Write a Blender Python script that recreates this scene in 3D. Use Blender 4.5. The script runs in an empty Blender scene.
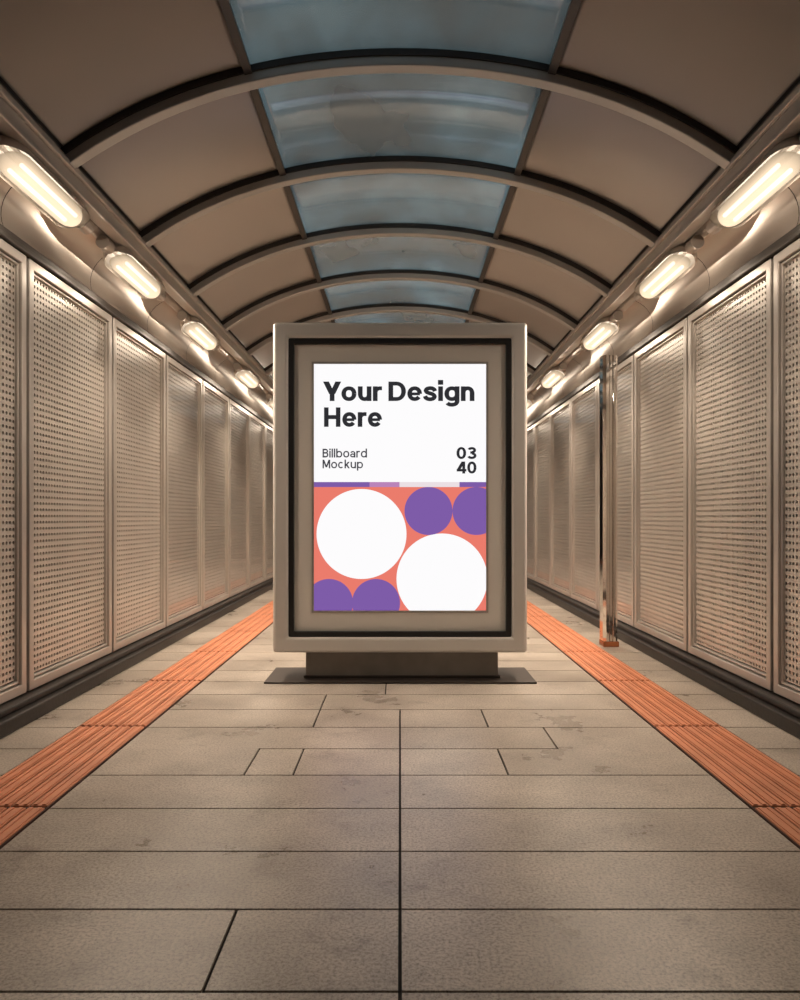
import bpy, math, random
from mathutils import Vector
random.seed(4)
scene = bpy.context.scene
scene.view_settings.view_transform = 'Standard'
COL = scene.collection
YB, YE = -4.0, 22.0      # tunnel extent

# ------------------------------------------------------------ materials
def new_mat(name):
    m = bpy.data.materials.new(name); m.use_nodes = True
    nt = m.node_tree
    return m, nt, nt.nodes['Principled BSDF']

def surf(name, col, rough=.5, metal=0., var=.15, scale=6., bump=0., stretch=(1,1,1), rvar=.03, detail=2, spec=.5, aniso=None):
    m, nt, b = new_mat(name)
    tc = nt.nodes.new('ShaderNodeTexCoord'); mp = nt.nodes.new('ShaderNodeMapping')
    mp.inputs['Scale'].default_value = stretch
    nt.links.new(tc.outputs['Object'], mp.inputs['Vector'])
    n = nt.nodes.new('ShaderNodeTexNoise'); n.inputs['Scale'].default_value = scale; n.inputs['Detail'].default_value = detail
    nt.links.new(mp.outputs[0], n.inputs['Vector'])
    r = nt.nodes.new('ShaderNodeValToRGB')
    r.color_ramp.elements[0].position = .25; r.color_ramp.elements[1].position = .75
    r.color_ramp.elements[0].color = (*[c*(1-var) for c in col], 1)
    r.color_ramp.elements[1].color = (*[min(1, c*(1+var)) for c in col], 1)
    nt.links.new(n.outputs['Fac'], r.inputs[0]); nt.links.new(r.outputs[0], b.inputs['Base Color'])
    mr = nt.nodes.new('ShaderNodeMapRange')
    mr.inputs['To Min'].default_value = max(0, rough-rvar); mr.inputs['To Max'].default_value = min(1, rough+rvar)
    nt.links.new(n.outputs['Fac'], mr.inputs['Value']); nt.links.new(mr.outputs[0], b.inputs['Roughness'])
    b.inputs['Metallic'].default_value = metal
    b.inputs['Specular IOR Level'].default_value = spec
    if bump:
        n2 = nt.nodes.new('ShaderNodeTexNoise'); n2.inputs['Scale'].default_value = scale*8; n2.inputs['Detail'].default_value = 8
        nt.links.new(mp.outputs[0], n2.inputs['Vector'])
        bp = nt.nodes.new('ShaderNodeBump'); bp.inputs['Strength'].default_value = bump; bp.inputs['Distance'].default_value = .01
        nt.links.new(n2.outputs['Fac'], bp.inputs['Height']); nt.links.new(bp.outputs[0], b.inputs['Normal'])
    return m

def emis(name, col, s=1.):
    m = bpy.data.materials.new(name); m.use_nodes = True; nt = m.node_tree; nt.nodes.clear()
    e = nt.nodes.new('ShaderNodeEmission'); o = nt.nodes.new('ShaderNodeOutputMaterial')
    e.inputs[0].default_value = (*col, 1); e.inputs[1].default_value = s
    nt.links.new(e.outputs[0], o.inputs[0]); return m

def srgb(r, g, b):
    f = lambda c: (c/255/12.92) if c/255 <= .04045 else ((c/255+.055)/1.055)**2.4
    return (f(r), f(g), f(b))

def stone():
    m, nt, b = new_mat('stone_paving')
    tc = nt.nodes.new('ShaderNodeTexCoord')
    def noise(s, d=8, rough=.6):
        n = nt.nodes.new('ShaderNodeTexNoise'); n.inputs['Scale'].default_value = s; n.inputs['Detail'].default_value = d
        n.inputs['Roughness'].default_value = rough
        nt.links.new(tc.outputs['Object'], n.inputs['Vector']); return n
    def mul(a, bb, f):
        mx = nt.nodes.new('ShaderNodeMix'); mx.data_type = 'RGBA'; mx.blend_type = 'MULTIPLY'; mx.inputs[0].default_value = f
        nt.links.new(a, mx.inputs[6]); nt.links.new(bb, mx.inputs[7]); return mx.outputs[2]
    def ramp(src, p0, c0, p1, c1):
        r = nt.nodes.new('ShaderNodeValToRGB')
        r.color_ramp.elements[0].position = p0; r.color_ramp.elements[1].position = p1
        r.color_ramp.elements[0].color = (*c0, 1); r.color_ramp.elements[1].color = (*c1, 1)
        nt.links.new(src, r.inputs[0]); return r.outputs[0]
    big, fine, st = noise(1.7, 10, .66), noise(95, 5, .8), noise(3.2, 12, .8)
    base = ramp(big.outputs['Fac'], .32, (.33, .283, .238), .68, (.60, .525, .445))
    c = mul(base, ramp(fine.outputs['Fac'], .34, (.22, .20, .19), .56, (1.05, 1.05, 1.05)), .85)
    c = mul(c, ramp(st.outputs['Fac'], .55, (1, 1, 1), .70, (.42, .38, .35)), .75)
    geo = nt.nodes.new('ShaderNodeNewGeometry')
    c = mul(c, ramp(geo.outputs['Random Per Island'], 0, (.86, .85, .84), 1, (1.08, 1.08, 1.08)), 1)
    nt.links.new(c, b.inputs['Base Color'])
    mr = nt.nodes.new('ShaderNodeMapRange'); mr.inputs['To Min'].default_value = .15; mr.inputs['To Max'].default_value = .48
    nt.links.new(big.outputs['Fac'], mr.inputs['Value']); nt.links.new(mr.outputs[0], b.inputs['Roughness'])
    bp = nt.nodes.new('ShaderNodeBump'); bp.inputs['Strength'].default_value = .22; bp.inputs['Distance'].default_value = .003
    nt.links.new(fine.outputs['Fac'], bp.inputs['Height']); nt.links.new(bp.outputs[0], b.inputs['Normal'])
    return m

M_stone = stone()
M_grout = surf('dark_joint', (.015, .012, .01), .9)
M_orange = surf('orange_tactile', (.60, .225, .11), .5, 0, .14, 5, .12)
M_orange_groove = surf('orange_groove', (.05, .018, .011), .8)
M_panel = surf('warm_perforated_metal', (.63, .58, .525), .38, .45, .08, 1.5)
M_frame = surf('warm_painted_metal', (.54, .495, .45), .36, .45, .08, 2)
M_dark = surf('dark_bronze', (.045, .037, .031), .4, .4, .1, 4)
M_back = surf('dark_backing', (.045, .038, .033), .8)
M_kerb = surf('dark_kerb', (.024, .020, .018), .4, .2, .25, 4, .1)
M_cove = surf('polished_cove_metal', (.56, .50, .44), .31, .7, .10, 1.0)
M_hood = surf('lamp_hood_metal', (.45, .40, .35), .38, .55, .1, 4)
M_vault = surf('brown_vault_panel', (.335, .305, .28), .36, .4, .10, .6)
M_rib = surf('grey_rib_paint', (.40, .39, .375), .34, .35, .06, 1)
M_black = surf('dark_gasket', (.03, .026, .024), .4, .1)
M_rim = surf('black_rim', (.012, .011, .011), .45, .0, 0)
M_house = surf('billboard_taupe_paint', (.76, .725, .68), .40, .2, .02, .6, rvar=.01, detail=1)
M_mat = surf('billboard_mat_taupe', (.86, .815, .75), .5, .0, .02, .6, rvar=.01, detail=1)
M_mirror = surf('polished_steel', (.78, .73, .68), .07, 1, .05, 3, rvar=.02)
M_foot_reflection = surf('orange_reflection', (.48, .17, .07), .25, .6)  # painted colour of the orange reflection low on the steel column
M_tube = emis('lamp_tube_light', (1, .92, .80), 9)
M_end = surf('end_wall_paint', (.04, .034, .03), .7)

def lens_mat():
    m = bpy.data.materials.new('lamp_lens_glow'); m.use_nodes = True; nt = m.node_tree; nt.nodes.clear()
    e = nt.nodes.new('ShaderNodeEmission'); e.inputs[0].default_value = (1, .76, .52, 1)
    lw = nt.nodes.new('ShaderNodeTexCoord'); sp = nt.nodes.new('ShaderNodeSeparateXYZ'); nt.links.new(lw.outputs['Object'], sp.inputs[0])
    mr = nt.nodes.new('ShaderNodeMapRange'); mr.inputs['From Min'].default_value = .0; mr.inputs['From Max'].default_value = -.075
    mr.inputs['To Min'].default_value = .4; mr.inputs['To Max'].default_value = 1.3
    nt.links.new(sp.outputs['Z'], mr.inputs['Value']); nt.links.new(mr.outputs[0], e.inputs[1])
    t = nt.nodes.new('ShaderNodeBsdfTransparent'); t.inputs[0].default_value = (1, .97, .92, 1)
    mx = nt.nodes.new('ShaderNodeMixShader'); mx.inputs[0].default_value = .93
    o = nt.nodes.new('ShaderNodeOutputMaterial')
    nt.links.new(t.outputs[0], mx.inputs[1]); nt.links.new(e.outputs[0], mx.inputs[2]); nt.links.new(mx.outputs[0], o.inputs[0])
    return m
M_lens = lens_mat()

def cover_mat():
    m = bpy.data.materials.new('clear_cover_glass'); m.use_nodes = True; nt = m.node_tree; nt.nodes.clear()
    t = nt.nodes.new('ShaderNodeBsdfTransparent'); t.inputs[0].default_value = (.99, .99, .99, 1)
    g = nt.nodes.new('ShaderNodeBsdfGlossy'); g.inputs['Roughness'].default_value = .03; g.inputs[0].default_value = (.9, .95, 1, 1)
    mx = nt.nodes.new('ShaderNodeMixShader'); o = nt.nodes.new('ShaderNodeOutputMaterial'); mx.inputs[0].default_value = .2
    nt.links.new(t.outputs[0], mx.inputs[1]); nt.links.new(g.outputs[0], mx.inputs[2]); nt.links.new(mx.outputs[0], o.inputs[0])
    return m
M_cover = cover_mat()

def glass_mat():
    m = bpy.data.materials.new('weathered_skylight_glass'); m.use_nodes = True; nt = m.node_tree; nt.nodes.clear()
    tc = nt.nodes.new('ShaderNodeTexCoord'); mp = nt.nodes.new('ShaderNodeMapping'); mp.inputs['Scale'].default_value = (1.5, .8, 1)
    nt.links.new(tc.outputs['Object'], mp.inputs[0])
    n = nt.nodes.new('ShaderNodeTexNoise'); n.inputs['Scale'].default_value = 1.1; n.inputs['Detail'].default_value = 3; n.inputs['Roughness'].default_value = .5
    nt.links.new(mp.outputs[0], n.inputs['Vector'])
    t = nt.nodes.new('ShaderNodeBsdfTransparent'); t.inputs[0].default_value = (.92, .95, .95, 1)
    g = nt.nodes.new('ShaderNodeBsdfGlossy'); g.inputs['Roughness'].default_value = .12; g.inputs[0].default_value = (.85, .92, 1, 1)
    d = nt.nodes.new('ShaderNodeBsdfDiffuse'); d.inputs[0].default_value = (.30, .33, .34, 1)
    mr = nt.nodes.new('ShaderNodeMapRange'); mr.inputs['From Min'].default_value = .35; mr.inputs['From Max'].default_value = .7
    mr.inputs['To Min'].default_value = .08; mr.inputs['To Max'].default_value = .55
    nt.links.new(n.outputs['Fac'], mr.inputs['Value'])
    m1 = nt.nodes.new('ShaderNodeMixShader'); m2 = nt.nodes.new('ShaderNodeMixShader'); m1.inputs[0].default_value = .16
    nt.links.new(t.outputs[0], m1.inputs[1]); nt.links.new(g.outputs[0], m1.inputs[2])
    nt.links.new(mr.outputs[0], m2.inputs[0]); nt.links.new(m1.outputs[0], m2.inputs[1]); nt.links.new(d.outputs[0], m2.inputs[2])
    o = nt.nodes.new('ShaderNodeOutputMaterial'); nt.links.new(m2.outputs[0], o.inputs[0])
    return m
M_glass = glass_mat()

# ------------------------------------------------------------ mesh helpers
class MB:
    def __init__(s): s.v = []; s.f = []; s.m = []
    def poly(s, pts, mi=0):
        b = len(s.v); s.v += [tuple(p) for p in pts]; s.f.append(tuple(range(b, b+len(pts)))); s.m.append(mi)
    def box(s, x0, x1, y0, y1, z0, z1, mi=0):
        b = len(s.v)
        s.v += [(x0,y0,z0),(x1,y0,z0),(x1,y1,z0),(x0,y1,z0),(x0,y0,z1),(x1,y0,z1),(x1,y1,z1),(x0,y1,z1)]
        for f in ((0,3,2,1),(4,5,6,7),(0,1,5,4),(1,2,6,5),(2,3,7,6),(3,0,4,7)):
            s.f.append(tuple(b+i for i in f)); s.m.append(mi)
    def obj(s, name, mats, bevel=0, smooth=False, parent=None, seg=2):
        me = bpy.data.meshes.new(name); me.from_pydata(s.v, [], s.f)
        for m in (mats if isinstance(mats, (list, tuple)) else [mats]): me.materials.append(m)
        for p, mi in zip(me.polygons, s.m): p.material_index = mi; p.use_smooth = smooth
        me.update()
        o = bpy.data.objects.new(name, me); COL.objects.link(o)
        if bevel:
            md = o.modifiers.new('bevel', 'BEVEL'); md.width = bevel; md.segments = seg; md.limit_method = 'ANGLE'
        if parent: o.parent = parent
        return o

def empty(name, loc, label, cat, group=None):
    e = bpy.data.objects.new(name, None); e.location = loc; e.empty_display_size = .1; COL.objects.link(e)
    e['label'] = label; e['category'] = cat
    if group: e['group'] = group
    return e
def structure(o, label=None):
    o['kind'] = 'structure'
    if label: o['label'] = label; o['category'] = 'structure'
    return o

def ring_xz(mb, x0, x1, z0, z1, w, y0, y1, mi=0):
    O = [(x0,z0),(x1,z0),(x1,z1),(x0,z1)]; I = [(x0+w,z0+w),(x1-w,z0+w),(x1-w,z1-w),(x0+w,z1-w)]
    b = len(mb.v)
    for y in (y0, y1):
        for ring in (O, I):
            mb.v += [(p[0], y, p[1]) for p in ring]
    for i in range(4):
        j = (i+1) % 4
        for f in ((i, j, 4+j, 4+i), (8+j, 8+i, 12+i, 12+j), (j, i, 8+i, 8+j), (4+i, 4+j, 12+j, 12+i)):
            mb.f.append(tuple(b+k for k in f)); mb.m.append(mi)
def ring_yz(mb, y0, y1, z0, z1, w, x0, x1, mi=0):
    t = MB(); ring_xz(t, y0, y1, z0, z1, w, x0, x1, mi)
    b = len(mb.v); mb.v += [(v[1], v[0], v[2]) for v in t.v]; mb.f += [tuple(b+k for k in f) for f in t.f]; mb.m += t.m

# ------------------------------------------------------------ floor
XI, XO, XK, XW = 1.452, 1.852, 2.16, 2.28
rows = []
y = 1.90
while y > YB+.4: y -= .4
while y < YE: rows.append(y); y += .4
mb = MB()
mb.box(-2.5, 2.5, YB, YE, -.06, -.010, 1)
g = .005
def tile(x0, x1, y0, y1):
    mb.box(x0+g, x1-g, y0+g, y1-g, -.03, 0, 0)
def lpoly(pts):
    n = len(pts); b = len(mb.v)
    mb.v += [(p[0], p[1], 0) for p in pts] + [(p[0], p[1], -.03) for p in pts]
    mb.f.append(tuple(range(b, b+n))); mb.m.append(0)
    for i in range(n):
        j = (i+1) % n; mb.f.append((b+j, b+i, b+n+i, b+n+j)); mb.m.append(0)
special = {1.9: [-.5, 0], 4.3: [-.5, 0, .507], 4.7: [-.5], 5.1: [-.1]}
for i, ya in enumerate(rows):
    yb = ya+.4
    key = round(ya, 1)
    if key == 3.5:       # two L-shaped slabs span this course and the next
        lpoly([(-XI+g, 3.5+g), (-.73-g, 3.5+g), (-.73-g, 3.9+g), (-g, 3.9+g), (-g, 4.3-g), (-XI+g, 4.3-g)])
        tile(-.73, -.5, 3.5, 3.9); tile(-.5, 0, 3.5, 3.9); tile(0, .507, 3.5, 3.9)
        lpoly([(.507+g, 3.5+g), (XI-g, 3.5+g), (XI-g, 4.3-g), (.82+g, 4.3-g), (.82+g, 3.9-g), (.507+g, 3.9-g)])
    elif key == 3.9:
        tile(0, .82, 3.9, 4.3)
    elif key in special:
        xs = [-XI] + special[key] + [XI]
        for a, b in zip(xs, xs[1:]): tile(a, b, ya, yb)
    elif ya < 4.3:
        tile(-XI, 0, ya, yb); tile(0, XI, ya, yb)
    else:
        r = random.uniform(-.6, .6); tile(-XI, r, ya, yb); tile(r, XI, ya, yb)
    tile(XO, XK+.06, ya, yb); tile(-XK-.06, -XO, ya, yb)
floor = structure(mb.obj('floor', [M_stone, M_grout]), 'brown-grey stone slab paving with dark joints')

def strip(sgn):
    mb = MB()
    mb.box(XI+.004, XO-.004, YB, YE, -.0095, .001, 1)
    n = 5; w = (XO-XI-.012)/n
    y = 3.1
    while y > YB+1.2: y -= 1.2
    while y+1.2 < YE:
        for k in range(n):
            x0 = XI+.006+k*w
            mb.box(x0+.005, x0+w-.005, y+.012, y+1.188, -.002, .007, 0)
            for q in (.27, .73):
                mb.box(x0+w*q-.008, x0+w*q+.008, y+.016, y+1.184, .007, .0115, 0)
        y += 1.2
    if sgn < 0: mb.v = [(-v[0], v[1], v[2]) for v in mb.v]; mb.f = [tuple(reversed(f)) for f in mb.f]
    o = mb.obj('tactile_paving_strip', [M_orange, M_orange_groove])
    o['label'] = 'orange ribbed tactile paving strip running along the platform floor'
    o['category'] = 'tactile paving'; o['group'] = 'orange tactile strips'
strip(-1); strip(1)

# ------------------------------------------------------------ walls, kerbs, rails, coves
def mir(mb, s):
    if s < 0: mb.v = [(-v[0], v[1], v[2]) for v in mb.v]; mb.f = [tuple(reversed(f)) for f in mb.f]
    return mb
tn = 0
for s, side in ((-1, 'left'), (1, 'right')):
    mb = MB(); mb.box(2.42, 2.5, YB, YE, 0, 2.86)
    structure(mir(mb, s).obj('wall_'+side, M_back), 'dark metal-clad wall behind perforated panels')
    mb = MB(); mb.box(XK, 2.42, YB, YE, 0.0, .085); mb.box(XK+.05, 2.42, YB, YE, .085, .125)
    structure(mir(mb, s).obj('baseboard_'+side, M_kerb, bevel=.012), 'dark stepped kerb along the wall foot')
    tn += 1
    mb = MB(); mb.box(2.255, 2.44, YB, YE, 2.805, 2.835); mb.box(2.27, 2.44, YB, YE, 2.835, 2.875)
    structure(mir(mb, s).obj('trim_%d' % tn, M_dark, bevel=.006), 'dark rail above the wall panels')
    tn += 1
    mb = MB(); mb.box(1.90, 1.95, YB, YE, 3.12, 3.27); mb.box(1.88, 1.97, YB, YE, 3.10, 3.125); mb.box(1.875, 1.90, YB, YE, 3.20, 3.235)
    structure(mir(mb, s).obj('trim_%d' % tn, M_frame, bevel=.006), 'long beam carrying the vault')
    prof = []
    prof.append((2.285, 2.87)); 
    for k in range(0, 13):
        a = math.radians(-20 + k*(110/12)); prof.append((2.02+.30*math.cos(a), 2.97+.25*math.sin(a)))
    prof.append((1.93, 3.225))
    mb = MB(); nb = len(prof)
    ys = [YB + k*1.26 + .8 for k in range(-1, 21)]; ys = [max(YB, q) for q in ys]
    segs = [(a+.004, b-.004) for a, b in zip(ys, ys[1:]) if b > a]
    for a, b in segs:
        base = len(mb.v)
        for q in (a, b): mb.v += [(p[0], q, p[1]) for p in prof]
        for k in range(nb-1):
            mb.f.append((base+k, base+k+1, base+nb+k+1, base+nb+k)); mb.m.append(0)
    mb.poly([(2.5, YB, 2.8), (2.5, YE, 2.8), (2.5, YE, 3.3), (2.5, YB, 3.3)], 1)
    mb.poly([(2.5, YB, 3.3), (2.5, YE, 3.3), (1.90, YE, 3.3), (1.90, YB, 3.3)], 1)
    tn += 1
    o = structure(mir(mb, s).obj('trim_%d' % tn, [M_cove, M_back], smooth=True), 'polished curved metal cove above wall')
    tn += 1
    mb = MB(); N = 16
    for k in range(N):
        a0, a1 = 2*math.pi*k/N, 2*math.pi*(k+1)/N
        p = lambda a: (2.04+.045*math.cos(a), 3.14+.045*math.sin(a))
        mb.poly([(p(a0)[0], YB, p(a0)[1]), (p(a1)[0], YB, p(a1)[1]), (p(a1)[0], YE, p(a1)[1]), (p(a0)[0], YE, p(a0)[1])])
    structure(mir(mb, s).obj('trim_%d' % tn, M_hood, smooth=True), 'dark conduit pipe behind the lamps')

mb = MB(); mb.box(-2.5, 2.5, YE, YE+.1, 0, 4); structure(mb.obj('wall_back', M_end), 'unseen dark wall added to block sky light')
mb = MB(); mb.box(-2.5, 2.5, YB-.1, YB, 0, 4); structure(mb.obj('wall_front_blocker', M_end), 'unseen dark wall added to block sky light')  # tunnel runs on here; unseen wall added to keep world light out

# ------------------------------------------------------------ perforated panels
PY0, PL = 3.24, 1.36
def sheet_mesh():
    mb = MB(); W, Z0, Z1 = 1.18, .225, 2.725
    nx = 30; nz = 62; px = W/nx; pz = (Z1-Z0)/nz; r = .0112
    y0 = (PL-W)/2
    for i in range(nx):
        for j in range(nz):
            cy, cz = y0+(i+.5)*px, Z0+(j+.5)*pz
            b = len(mb.v)
            out = [(1,0),(1,1),(0,1),(-1,1),(-1,0),(-1,-1),(0,-1),(1,-1)]
            mb.v += [(0, cy+a*px/2, cz+c*pz/2) for a, c in out]
            mb.v += [(0, cy+r*math.cos(k*math.pi/4), cz+r*math.sin(k*math.pi/4)) for k in range(8)]
            mb.v += [(.008, cy+r*math.cos(k*math.pi/4), cz+r*math.sin(k*math.pi/4)) for k in range(8)]
            for k in range(8):
                l = (k+1) % 8
                mb.f.append((b+k, b+l, b+8+l, b+8+k)); mb.m.append(0)
                mb.f.append((b+8+k, b+8+l, b+16+l, b+16+k)); mb.m.append(0)
    return mb
smb = sheet_mesh()
fmb = MB()
ring_yz(fmb, .018, PL-.018, .135, 2.80, .058, 0, .05)
ring_yz(fmb, .080, PL-.080, .202, 2.735, .014, .016, .05)
post = MB(); post.box(.03, .12, -.016, .016, .13, 2.80)
cov = MB(); cov.poly([(.024, .096, .218), (.024, PL-.096, .218), (.024, PL-.096, 2.719), (.024, .096, 2.719)])
def proto(m_, nm, mt, **k):
    o = m_.obj(nm, mt, **k); COL.objects.unlink(o); return o
pS = proto(smb, 'perforated_sheet', M_panel); pF = proto(fmb, 'panel_frame', M_frame, bevel=.005)
pP = proto(post, 'edge_post', M_dark); pC = proto(cov, 'glass_cover', M_cover)
for s in (-1, 1):
    for k in range(0, 10):
        glassy = k >= 3
        e = empty('perforated_wall_panel', (s*XW, PY0+k*PL if s > 0 else PY0+(k+1)*PL, 0),
                  'tan metal wall panel with perforations behind glossy glass cover' if glassy else 'tan metal wall panel with rows of round perforations', 'wall panel', 'perforated wall panels')
        if s < 0: e.rotation_euler = (0, 0, math.pi)
        for P, nm, dx in [(pF, 'panel_frame', 0), (pS, 'perforated_sheet', .034), (pP, 'edge_post', 0)] + ([(pC, 'glass_cover', 0)] if glassy else []):
            c = P.copy(); c.name = nm; c.location = (dx, 0, 0); c.parent = e; COL.objects.link(c)
e = empty('metal_column', (1.965, 6.98, 0), 'slim polished steel column with painted orange reflection at its foot beside the wall panels', 'column')
# faceted shaft: flat centre band with two angled flanks
pr = [(-.070, .03), (-.045, 0), (-.016, 0), (-.008, .014), (.014, .014), (.022, 0), (.046, 0), (.070, .04), (.070, .14), (-.070, .14)]
mb = MB(); n_ = len(pr); mb.v = [(p[0], p[1], z) for z in (.05, 2.72) for p in pr]
for i in range(n_):
    j = (i+1) % n_; mb.f.append((i, j, n_+j, n_+i)); mb.m.append(0)
mb.f.append(tuple(reversed(range(n_)))); mb.m.append(0); mb.f.append(tuple(range(n_, 2*n_))); mb.m.append(0)
mb.obj('column_shaft', M_mirror, bevel=.0015, parent=e)
mb = MB(); mb.box(-.074, .074, -.006, .146, 0, .05); o = mb.obj('foot_reflection', M_foot_reflection, bevel=.006, parent=e); o['label'] = 'orange reflection painted at the column foot'  # orange reflection in the steel, painted as a separate foot block

# ------------------------------------------------------------ vault
XB_, XS, ZC = 1.92, .86, 3.816
def az(x):
    u = x/XB_; return ZC-XB_*(.24*u*u+.06*u**4)
def an(x):
    u = x/XB_; d = -(.48*u+.24*u**3); l = math.hypot(1, d); return (-d/l, 1/l)
def band(mb, xa, xb, y0, y1, o0, o1, n=40, mi=0):
    b = len(mb.v)
    for k in range(n+1):
        x = xa+(xb-xa)*k/n; nx, nz = an(x); z = az(x)
        for yy, oo in ((y0, o0), (y1, o0), (y1, o1), (y0, o1)):
            mb.v.append((x+nx*oo, yy, z+nz*oo))
    for k in range(n):
        for a in range(4):
            c = (a+1) % 4
            mb.f.append((b+4*k+a, b+4*k+c, b+4*k+4+c, b+4*k+4+a)); mb.m.append(mi)
    mb.f.append((b, b+3, b+2, b+1)); mb.m.append(mi)
    e_ = b+4*n; mb.f.append((e_, e_+1, e_+2, e_+3)); mb.m.append(mi)
mb = MB()
band(mb, -XB_, -XS, YB, YE, .05, .10, 20); band(mb, XS, XB_, YB, YE, .05, .10, 20)
structure(mb.obj('ceiling', M_vault, smooth=True), 'brown barrel-vault ceiling panels')
for s in (-1, 1):
    tn += 1
    mb = MB(); band(mb, XS-.022, XS+.022, YB, YE, 0.0, .06, 3)
    structure(mir(mb, s).obj('trim_%d' % tn, M_dark), 'dark beam at the skylight edge')
RD = 1.26
ribs = [3.04+RD*k for k in range(-5, 15)]
first = None
for k, yr in enumerate(ribs):
    if yr >= 1.7 and yr < 17:
        e = empty('roof_rib', (0, yr, 3.2), 'arched grey metal rib spanning the vaulted roof', 'roof rib', 'vault ribs')
        if first is None:
            a = MB(); band(a, -XB_+.01, XB_-.01, -.042, .042, -.045, .03, 48); 
            a.v = [(v[0], v[1], v[2]-3.2) for v in a.v]
            ra = a.obj('rib_arch', M_rib, bevel=.008, seg=2, parent=e)
            b_ = MB(); band(b_, -XB_+.01, XB_-.01, -.054, .054, .008, .045, 48); b_.v = [(v[0], v[1], v[2]-3.2) for v in b_.v]
            rb = b_.obj('rib_flange', M_black, parent=e); first = (ra, rb)
        else:
            for q in first:
                c = q.copy(); c.parent = e; COL.objects.link(c)
for k, (a, b) in enumerate(zip(ribs, ribs[1:])):
    mb = MB(); band(mb, -XS, XS, a+.03, b-.03, .05, .058, 24)
    o = structure(mb.obj('window_%d' % (k+1), M_glass, smooth=True), 'bluish weathered glass skylight pane')

# ------------------------------------------------------------ lamps
def capsule(mb, L, R, a0, a1, n=24, m=16, mi=0, pw=4):
    b = len(mb.v)
    for i in range(n+1):
        t = -1+2*i/n; t = math.sin(t*math.pi/2)
        e_ = 1.6*R; d = max(0, abs(t)*L/2-(L/2-e_))/e_
        r = R*max(.02, math.sqrt(max(0, 1-d*d)))
        for j in range(m+1):
            a = a0+(a1-a0)*j/m
            mb.v.append((r*math.sin(a), t*L/2, -r*math.cos(a)))
    for i in range(n):
        for j in range(m):
            mb.f.append((b+i*(m+1)+j, b+i*(m+1)+j+1, b+(i+1)*(m+1)+j+1, b+(i+1)*(m+1)+j)); mb.m.append(mi)
def cyl_y(mb, cx, cz, r, y0, y1, n=14, mi=0):
    ring = [(cx+r*math.cos(2*math.pi*k/n), cz+r*math.sin(2*math.pi*k/n)) for k in range(n)]
    b = len(mb.v)
    for yy in (y0, y1): mb.v += [(p[0], yy, p[1]) for p in ring]
    for k in range(n):
        l = (k+1) % n; mb.f.append((b+k, b+l, b+n+l, b+n+k)); mb.m.append(mi)
    mb.f.append(tuple(b+k for k in reversed(range(n)))); mb.m.append(mi); mb.f.append(tuple(b+n+k for k in range(n))); mb.m.append(mi)
H = math.pi*.5
lens = MB(); capsule(lens, .84, .08, -H*1.05, H*1.05)
hous = MB(); capsule(hous, 1.0, .104, H*.86, H*3.14)
tube = MB(); cyl_y(tube, -.034, -.03, .012, -.32, .32)
tube2 = MB(); cyl_y(tube2, .034, -.03, .012, -.32, .32)
cap1 = MB(); cyl_y(cap1, 0, .03, .045, -.62, -.505, 18)
cap2 = MB(); cyl_y(cap2, 0, .03, .045, .505, .62, 18)
parts = [('lamp_lens', lens, M_lens, True), ('lamp_housing', hous, M_hood, True), ('lamp_tube', tube, M_tube, True),
         ('lamp_tube', tube2, M_tube, True), ('lamp_end_fitting', cap1, M_hood, False), ('lamp_end_fitting', cap2, M_hood, False)]
protos = [(nm, proto(m_, nm, mt, smooth=sm)) for nm, m_, mt, sm in parts]
WARM = (1, .83, .66)
for s in (-1, 1):
    for yl, en in ((2.3, .5), (4.18, 8), (5.66, 32), (7.5, 42), (9.8, 36), (12.1, 30), (14.4, 22), (16.7, 14)):  # nearest pair is out of view, added to light the billboard front
        e = empty('tube_lamp', (s*1.99, yl, 3.03), 'glowing warm capsule-shaped twin-tube lamp mounted under the cove', 'lamp', 'cove lamps')
        e.rotation_euler = (0, s*math.radians(22), 0)
        for nm, o in protos:
            c = o.copy(); c.name = nm; c.parent = e; COL.objects.link(c)
        ar = bpy.data.lights.new('lamp_beam', 'AREA'); ar.shape = 'RECTANGLE'; ar.size = .05; ar.size_y = .62; ar.energy = en; ar.color = WARM
        ar.spread = math.radians(122)
        l = bpy.data.objects.new('lamp_beam', ar); l.location = (0, 0, -.083); l.rotation_euler = (0, s*math.radians(4), 0); l.parent = e; COL.objects.link(l)
        pt = bpy.data.lights.new('lamp_glow', 'POINT'); pt.energy = 1.2 if yl < 3 else 3.6; pt.color = WARM; pt.shadow_soft_size = 0
        for yy in (-.25, .25):
            l = bpy.data.objects.new('lamp_glow', pt); l.location = (s*.03, yy, -.09); l.parent = e; COL.objects.link(l)

# ------------------------------------------------------------ billboard
D = 5.5; S = D/750
def X(px): return (px-400.5)*S
def Z(py): return 1.2-(py-518)*S
bb = empty('advertising_billboard', (0, 5.7, 0), 'freestanding taupe metal light-box billboard showing a poster', 'billboard')
def part(mb, name, mats, **k):
    mb.v = [(v[0], v[1]-5.7, v[2]) for v in mb.v]
    return mb.obj(name, mats, parent=bb, **k)
mb = MB(); ring_xz(mb, X(273), X(528), Z(653), Z(322), 16*S, D, D+.38)
part(mb, 'outer_frame', M_house, bevel=.026, seg=4)
mb = MB(); ring_xz(mb, X(288.5), X(512.5), Z(637.5), Z(337.5), 5.5*S, D+.012, D+.3); part(mb, 'inner_rim', M_rim, bevel=.006)
mb = MB(); mb.box(X(292), X(509), D+.05, D+.34, Z(634), Z(341)); part(mb, 'display_mat', M_mat)
mb = MB(); ring_xz(mb, X(311.5), X(489.5), Z(613.5), Z(360.5), 2.2*S, D+.043, D+.05); part(mb, 'poster_retainer', M_frame)
mb = MB(); mb.box(X(305), X(500), D+.07, D+.34, .015, Z(653)+.02); part(mb, 'pedestal', surf('pedestal_taupe', (.22, .195, .175), .45, .3), bevel=.008)
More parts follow.
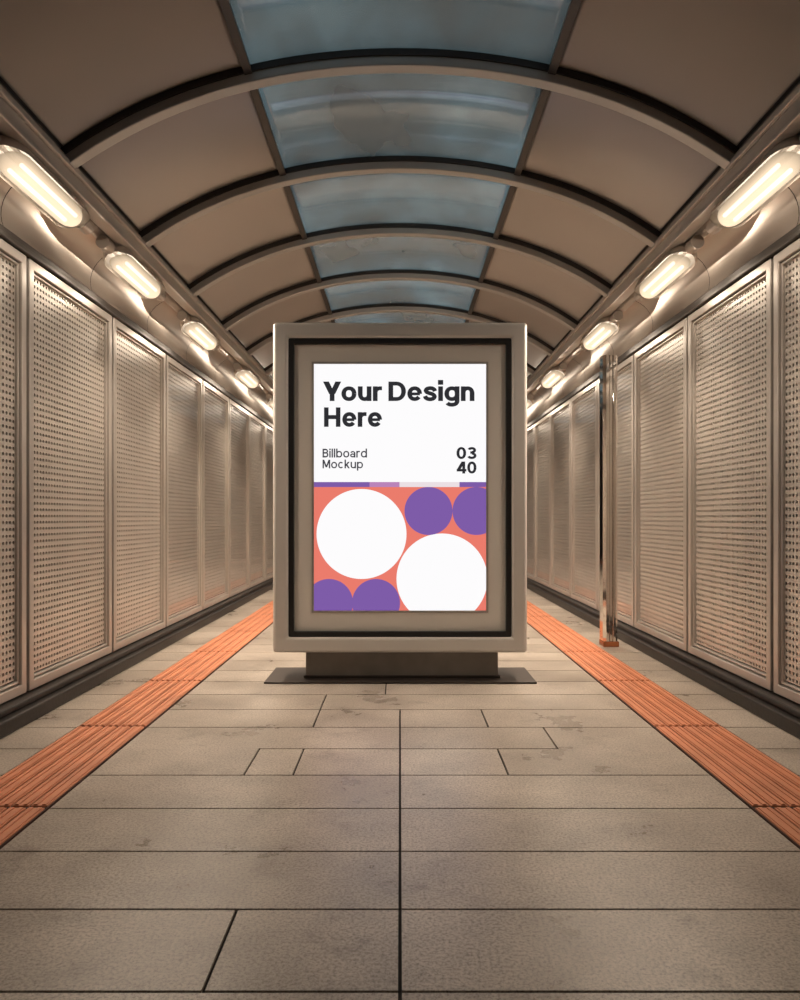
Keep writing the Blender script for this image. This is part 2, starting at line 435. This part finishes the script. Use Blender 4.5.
mb = MB(); mb.box(X(305)-.015, X(500)+.015, D+.06, D+.35, .013, .032); mb.box(-.985, .99, D-.08, D+.46, 0.001, .014)
part(mb, 'base_plate', surf('plate_brown', (.055, .042, .035), .45, .4), bevel=.004)

SP = (D+.042)/750
def PX(px): return (px-400.5)*SP
def PZ(py): return 1.2-(py-518)*SP
ART = [emis('poster_white', srgb(253, 252, 253)), emis('poster_coral', srgb(235, 124, 108)), emis('poster_purple', srgb(126, 92, 168)),
       emis('poster_pink', srgb(186, 132, 186)), emis('poster_cream', srgb(235, 224, 228))]
INK = emis('poster_ink', srgb(46, 46, 50)); INK2 = emis('poster_ink_grey', srgb(66, 66, 72))
def clip(poly, x0, x1, y0, y1):
    def cl(P, ins, inter):
        out = []
        for i, p in enumerate(P):
            q = P[i-1]
            if ins(p):
                if not ins(q): out.append(inter(q, p))
                out.append(p)
            elif ins(q): out.append(inter(q, p))
        return out
    def ix(c): return lambda a, b: (c, a[1]+(b[1]-a[1])*(c-a[0])/(b[0]-a[0]))
    def iy(c): return lambda a, b: (a[0]+(b[0]-a[0])*(c-a[1])/(b[1]-a[1]), c)
    poly = cl(poly, lambda p: p[0] >= x0, ix(x0)); poly = cl(poly, lambda p: p[0] <= x1, ix(x1))
    poly = cl(poly, lambda p: p[1] >= y0, iy(y0)); poly = cl(poly, lambda p: p[1] <= y1, iy(y1))
    return poly
mb = MB(); yp = D+.046
def rect(x0, x1, y0, y1, mi, yy): mb.poly([(PX(x0), yy, PZ(y1)), (PX(x1), yy, PZ(y1)), (PX(x1), yy, PZ(y0)), (PX(x0), yy, PZ(y0))], mi)
rect(314, 487.5, 363, 482, 0, yp)
rect(314, 370, 482, 487, 2, yp); rect(370, 400, 482, 487, 3, yp); rect(400, 460, 482, 487, 4, yp); rect(460, 487.5, 482, 487, 2, yp)
rect(314, 487.5, 487, 611, 1, yp)
for i, (cx, cy, r, mi) in enumerate([(362, 534, 45, 0), (442.5, 579, 45.5, 0), (429, 511, 24, 2), (477, 511, 24, 2), (329.5, 603, 24, 2), (376.5, 603, 24, 2)]):
    P = clip([(cx+r*math.cos(2*math.pi*k/96), cy+r*math.sin(2*math.pi*k/96)) for k in range(96)], 314, 487.5, 487, 611)
    mb.poly([(PX(a), yp-.0006-.0001*i, PZ(b)) for a, b in reversed(P)], mi)
poster = part(mb, 'poster', ART); poster['label'] = 'backlit poster with white header and coral, white and purple circles'

# stroke-built grotesque alphabet, cap height = 1
XH = .755
def glyph(ch, w):
    h = w/2; P = []
    def curve(pts, ww=w, mod=.18):
        out = []
        for i, p in enumerate(pts):
            a = pts[max(0, i-1)]; b = pts[min(len(pts)-1, i+1)]
            dx, dy = b[0]-a[0], b[1]-a[1]; l = math.hypot(dx, dy) or 1
            t = ww*(1-mod*abs(dx)/l) if len(pts) > 2 else ww
            out.append(((p[0]-dy/l*t/2, p[1]+dx/l*t/2), (p[0]+dy/l*t/2, p[1]-dx/l*t/2)))
        P.append(out)
    def ln(x0, y0, x1, y1, ww=w): curve([(x0, y0), (x1, y1)], ww)
    def arc(cx, cy, rx, ry, a0, a1, n=36, e=.92):
        pts = []
        for k in range(n+1):
            a = math.radians(a0+(a1-a0)*k/n); c, s_ = math.cos(a), math.sin(a)
            pts.append((cx+rx*math.copysign(abs(c)**e, c), cy+ry*math.copysign(abs(s_)**e, s_)))
        curve(pts)
    def diag(x0, y0, x1, y1, wx): P.append([((x0-wx/2, y0), (x0+wx/2, y0)), ((x1-wx/2, y1), (x1+wx/2, y1))])
    def sm(pts, n=8):
        out = []
        q = [pts[0]]+pts+[pts[-1]]
        for i in range(1, len(q)-2):
            for k in range(n):
                t = k/n
                out.append(tuple(.5*((2*q[i][d])+(-q[i-1][d]+q[i+1][d])*t+(2*q[i-1][d]-5*q[i][d]+4*q[i+1][d]-q[i+2][d])*t*t+(-q[i-1][d]+3*q[i][d]-3*q[i+1][d]+q[i+2][d])*t**3) for d in (0, 1)))
        out.append(pts[-1]); curve(out)
    W = .78; sb = .035 if w > .19 else .055; rx = W/2-h
    k_ = h*.82
    if ch in 'obdpgec':
        if ch == 'c': W = .72; rx = W/2-h; arc(W/2, XH/2, rx, XH/2-k_, 42, 318)
        elif ch == 'e': W = .76; rx = W/2-h; arc(W/2, XH/2, rx, XH/2-k_, -2, 326); ln(h, XH/2-.01, W-h*.9, XH/2-.01, w*.6)
        else: arc(W/2, XH/2, rx, XH/2-k_, 0, 360, 48)
        if ch == 'b': ln(h, 0, h, 1.02)
        if ch == 'd': ln(W-h, 0, W-h, 1.02)
        if ch == 'p': ln(h, -.27, h, XH)
        if ch == 'g': ln(W-h, XH, W-h, 0); arc(W/2, 0, rx, .19, 0, -152)
    elif ch == 'n': W = .70; rx = W/2-h; ln(h, 0, h, XH); ln(W-h, 0, W-h, XH-h-.22); arc(W/2, XH-k_-.26, rx, .26, 0, 180)
    elif ch == 'u': W = .70; rx = W/2-h; ln(W-h, 0, W-h, XH); ln(h, XH, h, h+.22); arc(W/2, k_+.26, rx, .26, 180, 360)
    elif ch == 'r': W = .47; ln(h, 0, h, XH); arc(h+.25, XH-k_-.25, .25, .25, 180, 92); ln(h+.23, XH-k_, W, XH-k_, w*.82)
    elif ch == 's': W = .69; sm([(.59,.50),(.555,.585),(.46,.645),(.34,.66),(.21,.635),(.135,.56),(.16,.475),(.26,.42),(.39,.38),(.51,.325),(.565,.24),(.53,.15),(.44,.105),(.33,.093),(.21,.115),(.12,.175),(.085,.26)])
    elif ch in 'il':
        W = w
        if ch == 'l': ln(h, 0, h, 1.02)
        else: ln(h, 0, h, XH); ln(h, XH+.08, h, XH+.08+w*1.0, w*1.1)
    elif ch == 'a':
        W = .66; rx = W/2-h; arc(W/2, XH-h-.2, rx, .2, 0, 160); ln(W-h, 0, W-h, XH-h-.18); arc(W/2-.01, h+.15, rx, .155, 0, 360)
    elif ch == 'k': W = .66; ln(h, 0, h, 1.02); diag(h*1.2, .26, W-w*.65, XH, w*1.3); diag(W-w*.55, 0, W*.42, .42, w*1.25)
    elif ch == 'Y': W = .94; diag(w*.62, 1, W/2-w*.02, .36, w*1.22); diag(W-w*.62, 1, W/2+w*.02, .36, w*1.22); ln(W/2, 0, W/2, .46); sb = -.03
    elif ch == 'D': W = .90; ln(h, 0, h, 1); ln(h, 1-h*.85, .42, 1-h*.85, w*.83); ln(h, h*.85, .42, h*.85, w*.83); arc(.40, .5, W-h-.40, .5-h*.85, -90, 90)
    elif ch == 'H': W = .88; ln(h, 0, h, 1); ln(W-h, 0, W-h, 1); ln(h, .5, W-h, .5, w*.85); sb = .06
    elif ch == 'B':
        W = .74; ln(h, 0, h, 1)
        for yy in (1-h, .53, h): ln(h, yy, .42, yy)
        arc(.40, (1-h+.53)/2, W-h-.44, (1-h-.53)/2, -90, 90); arc(.42, (.53+h)/2, W-h-.42, (.53-h)/2, -90, 90)
    elif ch == 'M': W = .98; ln(h, 0, h, 1); ln(W-h, 0, W-h, 1); diag(w*.62, 1, W/2, .12, w*1.15); diag(W-w*.62, 1, W/2, .12, w*1.15)
    elif ch == '0': W = .80; arc(W/2, .5, W/2-h, .5-k_, 0, 360, 48)
    elif ch == '3': W = .78; arc(W/2, .735, W/2-h-.03, .265-k_, 165, -90); arc(W/2, .28, W/2-h, .28-k_, 90, -165); ln(W*.34, .54, W*.52, .54, w*.8)
    elif ch == '4': W = .84; ln(.61, 0, .61, 1); diag(.61-h*.3, 1, h*1.1, .28, w*1.25); ln(.0, .275, W, .275, w*.85)
    elif ch == ' ': W = .26; sb = 0
    return P, W, sb
def lettering(txt, x0, x1, base, cap, w, mat):
    mb = MB(); cx = 0; strips = []
    for ch in txt:
        P, W, sb = glyph(ch, w)
        cx += sb; strips += [[((a[0]+cx, a[1]), (b[0]+cx, b[1])) for a, b in q] for q in P]; cx += W+sb
    xs = [p[0] for q in strips for pr in q for p in pr]; a0, a1 = min(xs), max(xs)
    f = lambda p, i: (PX(x0+(p[0]-a0)/(a1-a0)*(x1-x0)), yp-.002-.00001*i-5.7, PZ(base-p[1]*cap))
    for i, q in enumerate(strips):
        for (a, b), (c, d) in zip(q, q[1:]): mb.poly([f(a, i), f(b, i), f(d, i), f(c, i)])
    return mb.obj('lettering', mat, parent=poster)
lettering('Your Design', 323.5, 475, 401, 19.5, .245, INK)
lettering('Here', 324.5, 382.5, 426.8, 19.5, .245, INK)
lettering('Billboard', 323, 367.5, 457.5, 8.8, .18, INK2)
lettering('Mockup', 323, 363.5, 468.3, 8.6, .18, INK2)
lettering('03', 457, 477, 459, 12, .245, INK)
lettering('40', 457, 477, 473.5, 12, .245, INK)

# ------------------------------------------------------------ world, camera
w = bpy.data.worlds.new('dusk_sky'); scene.world = w; w.use_nodes = True; nt = w.node_tree
bg = nt.nodes['Background']; tc = nt.nodes.new('ShaderNodeTexCoord')
n = nt.nodes.new('ShaderNodeTexNoise'); n.inputs['Scale'].default_value = 2.5; n.inputs['Detail'].default_value = 5
r = nt.nodes.new('ShaderNodeValToRGB')
r.color_ramp.elements[0].position = .35; r.color_ramp.elements[1].position = .7
r.color_ramp.elements[0].color = (.074, .112, .132, 1); r.color_ramp.elements[1].color = (.13, .175, .19, 1)
nt.links.new(tc.outputs['Generated'], n.inputs['Vector']); nt.links.new(n.outputs['Fac'], r.inputs[0])
sx = nt.nodes.new('ShaderNodeSeparateXYZ'); nt.links.new(tc.outputs['Generated'], sx.inputs[0])
mr = nt.nodes.new('ShaderNodeMapRange'); mr.inputs['From Min'].default_value = .2; mr.inputs['From Max'].default_value = .65
mr.inputs['To Min'].default_value = 2.2; mr.inputs['To Max'].default_value = .95
nt.links.new(sx.outputs['Z'], mr.inputs['Value']); nt.links.new(mr.outputs[0], bg.inputs[1])
nt.links.new(r.outputs[0], bg.inputs[0])
cam = bpy.data.cameras.new('camera'); co = bpy.data.objects.new('camera', cam); COL.objects.link(co)
co.location = (0, 0, 1.2); co.rotation_euler = (math.pi/2, 0, 0)
cam.sensor_fit = 'VERTICAL'; cam.sensor_height = 36; cam.lens = 27; cam.shift_y = .018; cam.clip_end = 100
scene.camera = co
